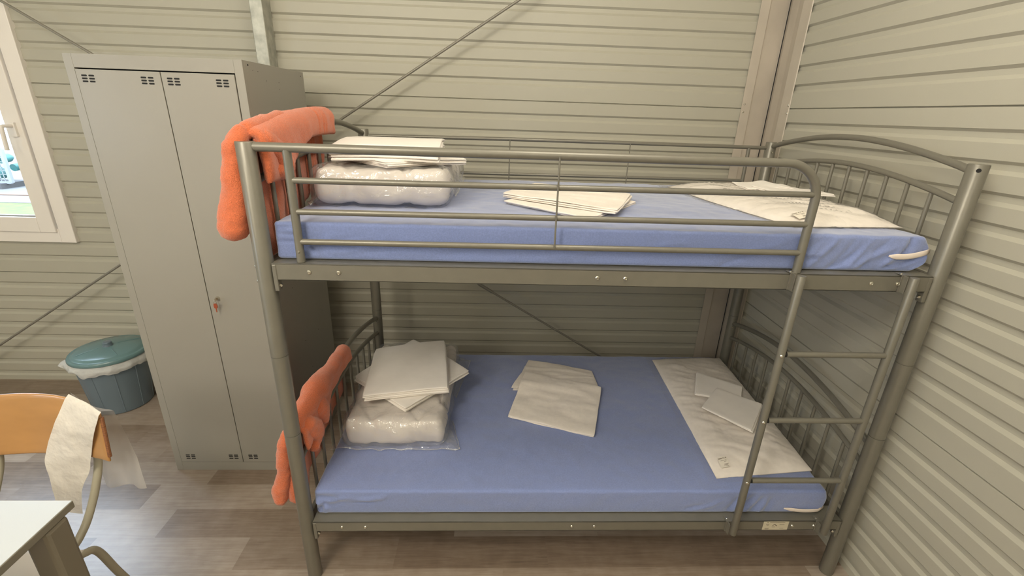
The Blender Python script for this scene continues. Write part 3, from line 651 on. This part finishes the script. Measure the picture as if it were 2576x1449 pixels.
# ------------------------------------------------------------------ pillow packs
def pillow_pack(quad, z0, th, label, seed, tagpos, curve=0):
    xs = [p[0] for p in quad]; ys = [p[1] for p in quad]
    t = thing('pillow_pack', label, 'pillow', (sum(xs)/4, sum(ys)/4, z0), 'packed pillows')
    q = [Vector((p[0], p[1], 0)) for p in quad]; lu = (q[1]-q[0]).length; lv = (q[3]-q[0]).length; S = Vector((seed*4.4, 1.1, seed*2))
    def prof(u, v): return (min(1, 5*u*(1-u)*1.2)**.5)*(min(1, 7*v*(1-v)*1.2)**.5)
    def h(u, v, k=1.0):
        c = .85 if k else .85
        H = th*prof(u, v)
        dirn = (u*.24 + v*.93)+.035*nz((u*2.5, v*4, seed), 1.0)
        w_ = .006*(abs(nz((dirn*16, (u-v*.4)*2.2, seed), 1.0))**.8) + .0045*ridge(dirn*13+.5*nz((u*2, v*3, seed), 1.5), .07)*sm(0, .5, nz((u*3, v*4, seed+5), 1.0)+.3) + .003*ridge(dirn*29+.6*nz((u*3, v*5, seed+2), 1.5), .10)*sm(0, .4, nz((u*4, v*6, seed+8), 1.0)+.1) + .002*fbm((u*8, v*18, seed), 1, 3)
        return max(.002, H + w_*k*prof(u, v)*1.4)
    def base(u, v):
        p = bil(q, u, v); p.x += curve*math.sin(PI*v)*(1-u); return p
    mb = MB(); NU, NV = 56, 110
    mb.grid(NU, NV, lambda u, v: base(u, v)+Vector((0, 0, z0+.003+h(u, v))))
    mb.grid(NU, NV, lambda u, v: base(u, v)+Vector((0, 0, z0+.003)), True)
    rim = MB()
    mb.build('pillow', M_cream, t, smooth='all')
    c = base(.5, .5)
    def g(u, v):
        uu, vv = -.085+u*1.15, -.03+v*1.06
        p = c+(bil(q, uu, vv)-c); p.x += curve*math.sin(PI*min(max(vv, 0), 1))*(1-uu)
        i = 0 <= uu <= 1 and 0 <= vv <= 1
        hh = h(min(max(uu, 0), 1), min(max(vv, 0), 1)) if i else 0
        n_ = .006*abs(fbm(p+S, 24, 3)) + .004*abs(nz(p+S, 60)) if not i else .0025+.002*abs(fbm(p+S, 30, 2))
        p.z = z0+.002+hh+n_+.002
        if not i: p.x += .010*fbm(p+S, 11, 2)
        return p
    MB().grid(70, 120, g).build('plastic_bag', M_film2, t, smooth='all', label='clear plastic sleeve around the pillow')
    # printed tag
    (u0, u1, v0, v1) = tagpos
    def tg(u, v): uu = u0+(u1-u0)*u; vv = v0+(v1-v0)*v; p = base(uu, vv); p.z = z0+.0115+h(uu, vv); return p
    MB().grid(8, 8, tg).build('paper_tag', M_tagp, t, smooth='all', label='small printed paper tag')
    mb = MB()
    for (a, b_, c_, d_) in ((.05, .80, .45, .92), (.52, .80, .60, .92), (.66, .80, .74, .92), (.80, .80, .92, .92), (.2, .62, .85, .66), (.55, .50, .8, .54), (.45, .26, .92, .31), (.42, .17, .85, .22), (.55, .08, .9, .12)):
        mb.add([tg(a, b_)+Vector((0, 0, .0006)), tg(c_, b_)+Vector((0, 0, .0006)), tg(c_, d_)+Vector((0, 0, .0006)), tg(a, d_)+Vector((0, 0, .0006))], [(0, 1, 2, 3)])
    mb.build('tag_print', M_tagi, t)
    return t
pillow_pack([(1.548, .082), (1.958, .125), (2.000, 1.035), (1.590, 1.005)], .394, .034, 'flat white pillow in clear plastic at the foot of the bottom bunk', 1, (.075, .165, .035, .085))
pillow_pack([(1.615, .100), (1.995, .125), (1.990, .93), (1.50, .93)], 1.387, .036, 'flat white pillow in clear plastic at the foot of the top bunk', 2, (.09, .20, .03, .08), -.02)
G3 = 'folded pillowcases on the pillows'
folded('folded_pillowcase', [(1.660, .580), (1.862, .520), (1.924, .650), (1.748, .790)], lambda x, y: .4425, .013, 2, M_white, 'small folded pillowcase on the bottom bunk pillow, nearer the back wall', 'pillowcase', G3, .001, 21, .005, nu=14, nv=12)
folded('folded_pillowcase', [(1.640, .462), (1.786, .292), (1.945, .492), (1.782, .626)], lambda x, y: .449, .014, 2, M_white, 'small folded pillowcase on the bottom bunk pillow, nearer the ladder', 'pillowcase', G3, .001, 23, .005, nu=14, nv=12)
folded('folded_pillowcase', [(1.76, .50), (1.99, .46), (1.97, .58), (1.76, .66)], lambda x, y: 1.434, .012, 2, M_white, 'small folded pillowcase lying flat on the top bunk pillow', 'pillowcase', G3, .001, 25, .005, nu=14, nv=12)
folded('folded_pillowcase', [(1.72, .62), (1.94, .56), (1.95, .72), (1.74, .80)], lambda x, y: 1.428+.016*math.exp(-((x-1.86)/.04)**2)+.006*math.exp(-((x-1.93)/.02)**2), .010, 2, M_white, 'small rumpled pillowcase standing up on the top bunk pillow by the corner', 'pillowcase', G3, .003, 27, .005, nu=14, nv=12)

# ------------------------------------------------------------------ orange towels
def drape(mb, xc, y0, y1, zarc, din, dout, th, seed, bands=(), gap=.012, ny=46, na=44, wv=.006, thf=None):
    wv = wv*.6
    """towel over an arch: din/dout(y) are the drops inside (+x) and outside (-x)"""
    S = Vector((seed*3.1, seed, .4))
    def mid(u, v):
        y = y0+(y1-y0)*u; zt = zarc(y)+.011+th*.5; R_ = gap+th*.5; arc = PI*R_
        li, lo = din(y), dout(y); s = -li + (li+arc+lo)*v
        x0 = xc(y) if callable(xc) else xc
        if s < 0: p = Vector((x0+R_, y, zt-R_+s))
        elif s < arc: a = s/R_; p = Vector((x0+R_*math.cos(a), y, zt-R_+R_*math.sin(a)))
        else: p = Vector((x0-R_-.05*(s-arc)*.4, y, zt-R_-(s-arc)))
        k = min(1, abs(s-arc/2)/.10)
        p.x += wv*math.sin(y*42+seed+2*nz((y*6, s*3, seed), 1))*k + .004*fbm(p+S, 16, 2); p.y += .006*fbm(p+S, 9, 2)*k
        return p
    lv = din((y0+y1)/2)+dout((y0+y1)/2)
    def thk(u, v):
        y = y0+(y1-y0)*u; t = th
        for yb, w_, k in bands: t -= th*k*math.exp(-((y-yb)/w_)**2)
        return t
    mb.sheet(ny, na, mid, thk, y1-y0, lv+.05, r=th*.55)
def lobe(mb, pts, rs, seed, sq=1.0, n=28):
    P = cr(pts, 8); N = len(P); R_ = []
    for i in range(N):
        t = i/(N-1)*(len(rs)-1); k = min(int(t), len(rs)-2); R_.append(rs[k]+(rs[k+1]-rs[k])*(t-k))
    k0 = len(mb.v); 
    # rounded ends
    d0 = (P[0]-P[1]).normalized(); d1 = (P[-1]-P[-2]).normalized()
    PP = [P[0]+d0*R_[0]*.75*c for c in (1, .92, .65)] + P + [P[-1]+d1*R_[-1]*.75*c for c in (.65, .92, 1)]
    RR = [R_[0]*.05, R_[0]*.4, R_[0]*.76] + R_ + [R_[-1]*.76, R_[-1]*.4, R_[-1]*.05]
    mb.tube(PP, RR, n, sq=sq)
    for i in range(k0, len(mb.v)):
        v = Vector(mb.v[i]); f = .003*fbm(v+Vector((seed, 0, 0)), 60, 2)+.006*fbm(v+Vector((seed, 0, 0)), 14, 2); c = min(P, key=lambda q: (q-v).length_squared); n_ = (v-c).normalized() if (v-c).length > 1e-6 else Vector((0, 0, 1))
        mb.v[i] = tuple(v+n_*f)
zU = lambda y: 1.588+.066*math.sin(PI*min(max(y/WB, 0), 1))**.92
zL = lambda y: .620+.080*math.sin(PI*min(max(y/WB, 0), 1))**.92
def knots(L_):
    def f(y):
        for (a, va), (b_, vb) in zip(L_, L_[1:]):
            if a <= y <= b_: return va+(vb-va)*(y-a)/(b_-a)
        return L_[0][1] if y < L_[0][0] else L_[-1][1]
    return f
mb = MB()
drape(mb, lambda y: .001+.03*y, .025, .580, lambda y: zU(y)+.004, knots([(0, .10), (.14, .13), (.22, .085), (.34, .05), (.58, .055)]), knots([(0, .36), (.24, .36), (.26, .36), (.30, .29), (.42, .27), (.44, .23), (.58, .22)]), .030, 1, bands=((.418, .004, .30), (.455, .004, .28), (.470, .004, .28)), ny=120)
# rolled bulk along the top
lobe(mb, [(-.012, .040, 1.632), (-.008, .16, 1.648), (0, .30, 1.660), (.006, .40, 1.655), (.006, .50, 1.650)], [.026, .024, .026, .020, .012], 2)
# inner bulge by the post, hanging inside under the arch
lobe(mb, [(.020, .055, 1.612), (.030, .10, 1.575), (.032, .13, 1.535), (.026, .10, 1.520)], [.026, .033, .036, .028], 3)
lobe(mb, [(.016, .16, 1.61), (.028, .20, 1.575), (.026, .21, 1.555)], [.026, .028, .022], 4)
# end hanging outside the front post
lobe(mb, [(-.020, .030, 1.630), (-.038, .022, 1.588), (-.045, .020, 1.54), (-.056, .016, 1.46), (-.070, .012, 1.39), (-.074, .010, 1.362)], [.020, .030, .033, .038, .042, .040], 5, sq=1.0)
o = mb.build('bath_towel', M_oran, smooth='all'); tag(o, 'orange terry towel draped over the top bunk end by the locker', 'towel', 'orange towels on the bed ends')
mb = MB()
drape(mb, lambda y: .000+.03*y, .03, .525, lambda y: zL(y)+.002, knots([(0, .06), (.1, .07), (.2, .07), (.3, .05), (.53, .045)]), knots([(0, .30), (.10, .30), (.12, .25), (.27, .26), (.29, .23), (.38, .235), (.40, .215), (.53, .20)]), .018, 6, wv=.008)
lobe(mb, [(-.004, .045, .660), (-.004, .15, .676), (.002, .22, .690), (.010, .34, .700), (.016, .44, .704), (.018, .50, .700)], [.026, .040, .050, .031, .029, .028], 7)
lobe(mb, [(.012, .07, .650), (.022, .10, .61), (.026, .11, .57), (.022, .095, .530)], [.034, .038, .032, .020], 8)
lobe(mb, [(.010, .17, .665), (.022, .19, .62), (.024, .195, .585)], [.040, .036, .024], 12)
lobe(mb, [(-.018, .040, .655), (-.040, .035, .62), (-.056, .030, .56), (-.066, .028, .47), (-.086, .024, .395), (-.088, .022, .362)], [.016, .020, .024, .025, .028, .028], 9)
lobe(mb, [(-.020, .055, .60), (-.030, .045, .50), (-.042, .040, .42), (-.046, .036, .345)], [.018, .018, .019, .018], 10)
o = mb.build('bath_towel', M_oran, smooth='all'); tag(o, 'orange terry towel bunched over the bottom bunk end', 'towel', 'orange towels on the bed ends')

# ------------------------------------------------------------------ locker
KX0, KX1, KY0, KY1, KZ = -.870, -.249, .560, 1.125, 1.847
lk = thing('locker', 'tall light grey metal two door locker beside the bunk bed', 'locker', ((KX0+KX1)/2, (KY0+KY1)/2, 0))
m = MB()
m.box((KX0, KY0+.001, 0), (KX0+.0015+.029, KY0+.020, KZ)); m.box((KX1-.031, KY0+.001, 0), (KX1, KY0+.020, KZ))
m.box((KX0+.0305, KY0+.001, 1.801), (KX1-.031, KY0+.020, KZ)); m.box((KX0+.0305, KY0+.001, 0), (KX1-.031, KY0+.020, .050))
m.box((KX0, KY0+.020, 0), (KX0+.002, KY1, KZ)); m.box((KX1-.002, KY0+.020, 0), (KX1, KY1, KZ)); m.box((KX0+.002, KY1-.002, 0), (KX1-.002, KY1, KZ)); m.box((KX0+.002, KY0+.020, KZ-.002), (KX1-.002, KY1-.002, KZ)); m.box((KX0+.002, KY0+.02, .03), (KX1-.002, KY1-.002, .032))
m.build('body', M_lock, lk, bevel=.0015)
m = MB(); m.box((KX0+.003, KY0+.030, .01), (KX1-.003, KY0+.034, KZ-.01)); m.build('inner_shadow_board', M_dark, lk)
def door(x0, x1, vents_top, vents_bot, lockpos=None):
    o = MB().box((x0, KY0-.001, .0525), (x1, KY0+.019, 1.7965)).build('door', M_lock, lk, bevel=.0012)
    for (cx, cz, top) in [(x, 1.766, 1) for x in vents_top] + [(x, .083, 0) for x in vents_bot]:
        m = MB()
        for i in (-1, 1):
            for j in (-1, 0, 1):
                x = cx+i*.0125; z = cz+j*.0098; w_, h_ = .0098, .0029; pts = []
                for a in range(9): t = -PI/2+PI*a/8; pts.append((x+w_-h_+h_*math.cos(t), z+h_*math.sin(t)))
                for a in range(9): t = PI/2+PI*a/8; pts.append((x-w_+h_+h_*math.cos(t), z+h_*math.sin(t)))
                n_ = len(pts); m.add([(p[0], KY0-.0014, p[1]) for p in pts]+[(p[0], KY0+.002, p[1]) for p in pts], [tuple(range(n_-1, -1, -1))[::-1]]+[(k, (k+1) % n_, n_+(k+1) % n_, n_+k) for k in range(n_)])
        m.build('vent_slots', M_dark, o)
    return o
dA = door(KX0+.0325, -.5445, (-.798, -.592), (-.789, -.585))
dB = door(-.5415, KX1-.034, (-.5005, -.3285), (-.4915, -.335))
lo_ = MB().lathe([(.0085, 0), (.0085, .004), (.0075, .006), (.0068, .010), (.0004, .010)], (-.503, KY0-.001, .9215), 20, ax=(0, -1, 0)).build('lock', M_bolt, dB, smooth=True)
MB().box((-.5042, KY0-.026, .9155), (-.5018, KY0-.011, .9275)).build('lock_key', M_bolt, dB, bevel=.0005)
MB().lathe([(.0030, -.001), (.0036, 0), (.0030, .001)], (KX1+.0001, .601, 1.833), 12, ax=(1, 0, 0)).build('rivet_hole', M_dark, lk)
for (y, z, r) in ((1.09, 1.828, .0028), (.633, 1.816, .0014), (.673, 1.816, .0014), (.736, 1.787, .0014), (.848, 1.787, .0014), (.843, 1.761, .0014), (.70, .92, .0016), (.84, .915, .0016), (.93, .60, .0018), (.76, .62, .0018), (1.05, .88, .0016), (1.02, .67, .0016), (.80, .45, .0018)):
    MB().lathe([(r, -.001), (r, .0006)], (KX1, y, z), 10, ax=(1, 0, 0)).build('screw_hole', M_dark, lk)
ky = thing('spare_key', 'small reddish key hanging from the locker lock', 'key', (-.505, KY0-.028, .90))
mb = MB(); mb.tube([(-.505+.006*math.cos(a), KY0-.024, .910+.008*math.sin(a)) for a in [2*PI*k/20 for k in range(21)]], .0009, 8); mb.build('key_ring', M_bolt, ky, smooth=True)
kp = [(-.0060, .017), (-.0075, .012), (-.0080, .004), (-.0062, -.0035), (-.0022, -.006), (-.0020, -.021), (.0, -.0235), (.0022, -.021), (.0024, -.006), (.0062, -.0035), (.0080, .004), (.0070, .013), (.0045, .018)]
n_ = len(kp); KC = (-.5045, .889)
MB().add([(KC[0]+x, KY0-.026, KC[1]+z) for x, z in kp]+[(KC[0]+x, KY0-.0235, KC[1]+z) for x, z in kp], [tuple(range(n_)), tuple(range(2*n_-1, n_-1, -1))]+[(k, n_+k, n_+(k+1) % n_, (k+1) % n_) for k in range(n_)]).build('key_blade', M_copper, ky, bevel=.0004)

# ------------------------------------------------------------------ bin
bx, by = -1.536, 1.134
bn = thing('bin', 'round slate plastic bin with teal lid between window and locker', 'bin', (bx, by, 0))
MB().lathe([(.137, .001), (.143, .004), (.146, .03), (.165, .25), (.170, .318), (.178, .320), (.178, .330), (.172, .331)], (bx, by, 0), 64).build('body', M_bin, bn, smooth=True)
for k in range(10):
    a = 2*PI*k/10+.35; MB().tube([(bx+(.1425+.027*t)*math.cos(a), by+(.1425+.027*t)*math.sin(a), .01+.30*t) for t in (0, .5, 1)], .0035, 8).build('rib', M_bin, bn, smooth=True)
MB().lathe([(.187, .334), (.1885, .338), (.187, .349), (.182, .354), (.172, .352), (.166, .355), (.160, .361), (.150, .366), (.08, .374), (.03, .377), (.002, .3775)], (bx, by, 0), 64).build('lid', M_lid, bn, smooth=True)
for k in range(4):
    a = PI/2*k+.9; MB().tube([(bx+r*math.cos(a), by+r*math.sin(a), z) for r, z in ((.045, .3765), (.10, .3725), (.148, .367))], .0022, 8).build('lid_rib', M_lid, bn, smooth=True)
MB().lathe([(.026, .374), (.024, .380), (.020, .392), (.021, .398), (.018, .402), (.002, .403)], (bx, by, 0), 24).build('lid_knob', M_bin, bn, smooth=True)
def skirt(u, v):
    a = 2*PI*u; dn = .055+.030*fbm((math.cos(a)*1.5, math.sin(a)*1.5, 3), 1.4, 3); tip = math.exp(-((((a-PI*1.12+PI) % (2*PI))-PI)/.16)**2)
    r = .174+.012*math.sin(v*PI)*1+.020*v+.0022*math.sin(a*13+3*v)+.003*fbm((math.cos(a)*4, math.sin(a)*4, v*2), 1.5, 2)+.050*tip*v
    return Vector((bx+r*math.cos(a), by+r*math.sin(a), .336-dn*v*(1-.15*tip)-.005*v*math.sin(a*7)))
MB().grid(160, 12, skirt).build('bin_liner', M_liner, bn, smooth='all', label='white translucent bag edge')

# ------------------------------------------------------------------ chair with tissue over its back
cc = -.725
ch = thing('school_chair', 'plywood and grey tube school chair pushed under the table', 'chair', (cc, -.35, 0))
def back_pt(u, v):   # u across, v up
    t = (u-.5)*2; x = cc+.236*t; 
    y = -.070 - .050*t*t; z0 = .655+.012*t*t; z1 = .862-.030*abs(t)**2.6
    z = z0+(z1-z0)*v; y -= .018*(1-v); return Vector((x, y, z))
mb = MB(); mb.sheet(40, 16, back_pt, .010, .47, .2, r=.02 if False else .006)
mb.build('backrest', M_wood, ch, smooth=True)
mb = MB(); mb.tube([back_pt(1, v)+Vector((.002, 0, 0)) for v in [k/10 for k in range(1, 10)]], .0052, 8); mb.build('backrest_edge', M_edge, ch, smooth=True, label='darker plywood edge')
def seat_pt(u, v): x = cc-.20+.40*u; y = -.625+.36*v; return Vector((x, y, .452-.012*math.sin(PI*u)*math.sin(PI*v)-.02*sm(.7, 1, 1-v)))
mb = MB(); mb.sheet(24, 24, seat_pt, .010, .38, .36, r=.006); mb.build('seat', mat('seat_laminate', lin(232, 226, 216), .2), ch, smooth=True)
for s in (1, -1):
    x = cc+.150*s
    MB().tube(cr([(x, -.074, .78), (x, -.084, .64), (x, -.122, .555), (x, -.172, .488), (x, -.21, .456), (x, -.250, .440), (x-.004*s, -.33, .434), (x-.008*s, -.55, .430)], 8), .0112, 18).build('frame_tube', M_tube, ch, smooth=True)
    xr = cc+.175*s
    MB().tube(cr([(xr-.012*s, -.36, .418), (xr-.008*s, -.285, .422), (xr-.003*s, -.240, .410), (xr, -.208, .378), (xr, -.170, .238), (xr+.004*s, -.105, .012)], 8), .0112, 18).build('leg', M_tube, ch, smooth=True)
    MB().tube(cr([(xr-.012*s, -.46, .418), (xr-.006*s, -.54, .405), (xr, -.58, .36), (xr, -.60, .25), (xr+.004*s, -.63, .012)], 8), .0112, 18).build('leg', M_tube, ch, smooth=True)
    MB().tube([(xr-.022*s, -.262, .402), (xr-.004*s, -.252, .400)], .0085, 14).build('tube_cap', M_dark, ch, smooth=True)
# tissue
tis = thing('tissue', 'thin white tissue paper draped over the right end of the chair back', 'tissue', (-.57, -.09, .86))
FQ = {}
def front(u, v):   # v: 0 top .. 1 bottom
    edgeL = cr([(-.600, -.085, .868), (-.660, -.100, .76), (-.712, -.104, .655), (-.708, -.118, .57), (-.700, -.130, .49)], 6); edgeR = cr([(-.480, -.128, .836), (-.510, -.128, .77), (-.545, -.122, .70), (-.575, -.118, .62), (-.612, -.125, .55), (-.632, -.132, .455)], 5)
    def at_(P, t): f = t*(len(P)-1); k = min(int(f), len(P)-2); return P[k].lerp(P[k+1], f-k)
    p = at_(edgeL, v).lerp(at_(edgeR, v), u); p.y -= .004+.006*fbm((p.x*3, p.z*3, 1), 3, 3)+ .004*math.sin(PI*u)*v
    p.z += .012*math.sin(PI*u)*(v > .9)*(v-.9)*10*-.5
    if v < .02: p.y += .008
    return p
_F = {}
MB().grid(26, 40, front).build('front_fall', M_paper, tis, smooth='all')
def rear(u, v):
    L_ = [(-.600, -.075, .870), (-.61, -.050, .80), (-.625, -.040, .70), (-.632, -.040, .62), (-.622, -.045, .485)]; R_ = [(-.484, -.125, .838), (-.508, -.055, .792), (-.494, -.048, .686), (-.484, -.045, .607), (-.486, -.045, .478)]
    def at_(P, t): f = t*(len(P)-1); k = min(int(f), len(P)-2); return Vector(P[k]).lerp(Vector(P[k+1]), f-k)
    a, b_ = at_(L_, v), at_(R_, v); p = a.lerp(b_, u); p.y += .010*math.sin(u*9+v*3)*v; return p
MB().grid(24, 36, rear).build('rear_fall', M_paper2, tis, smooth='all')

# ------------------------------------------------------------------ table
tb = thing('table', 'pale laminate table corner with a grey steel leg', 'table', (-.95, -.75, 0))
TX1, TY1 = -.3835, -.3705
MB().box((-1.58, -1.12, .7285), (TX1-.0015, TY1-.0015, .750)).build('tabletop', M_tabt, tb, bevel=.001)
MB().box((-1.582, -1.122, .7280), (TX1, TY1, .7488)).build('edge_band', M_tabe, tb, bevel=.002)
for x, y in ((-.414, -.424), (-1.54, -.424), (-.414, -1.07), (-1.54, -1.07)):
    T = Matrix.Translation((x, y, 0)); MB().box((-.031, -.031, .002), (.031, .031, .7275), T).build('leg', M_tleg, tb, bevel=.010)
m = MB(); m.box((-1.52, -.445, .690), (-.44, -.425, .7275)); m.box((-1.52, -1.07, .690), (-.44, -1.05, .7275)); m.build('apron', M_tleg, tb)
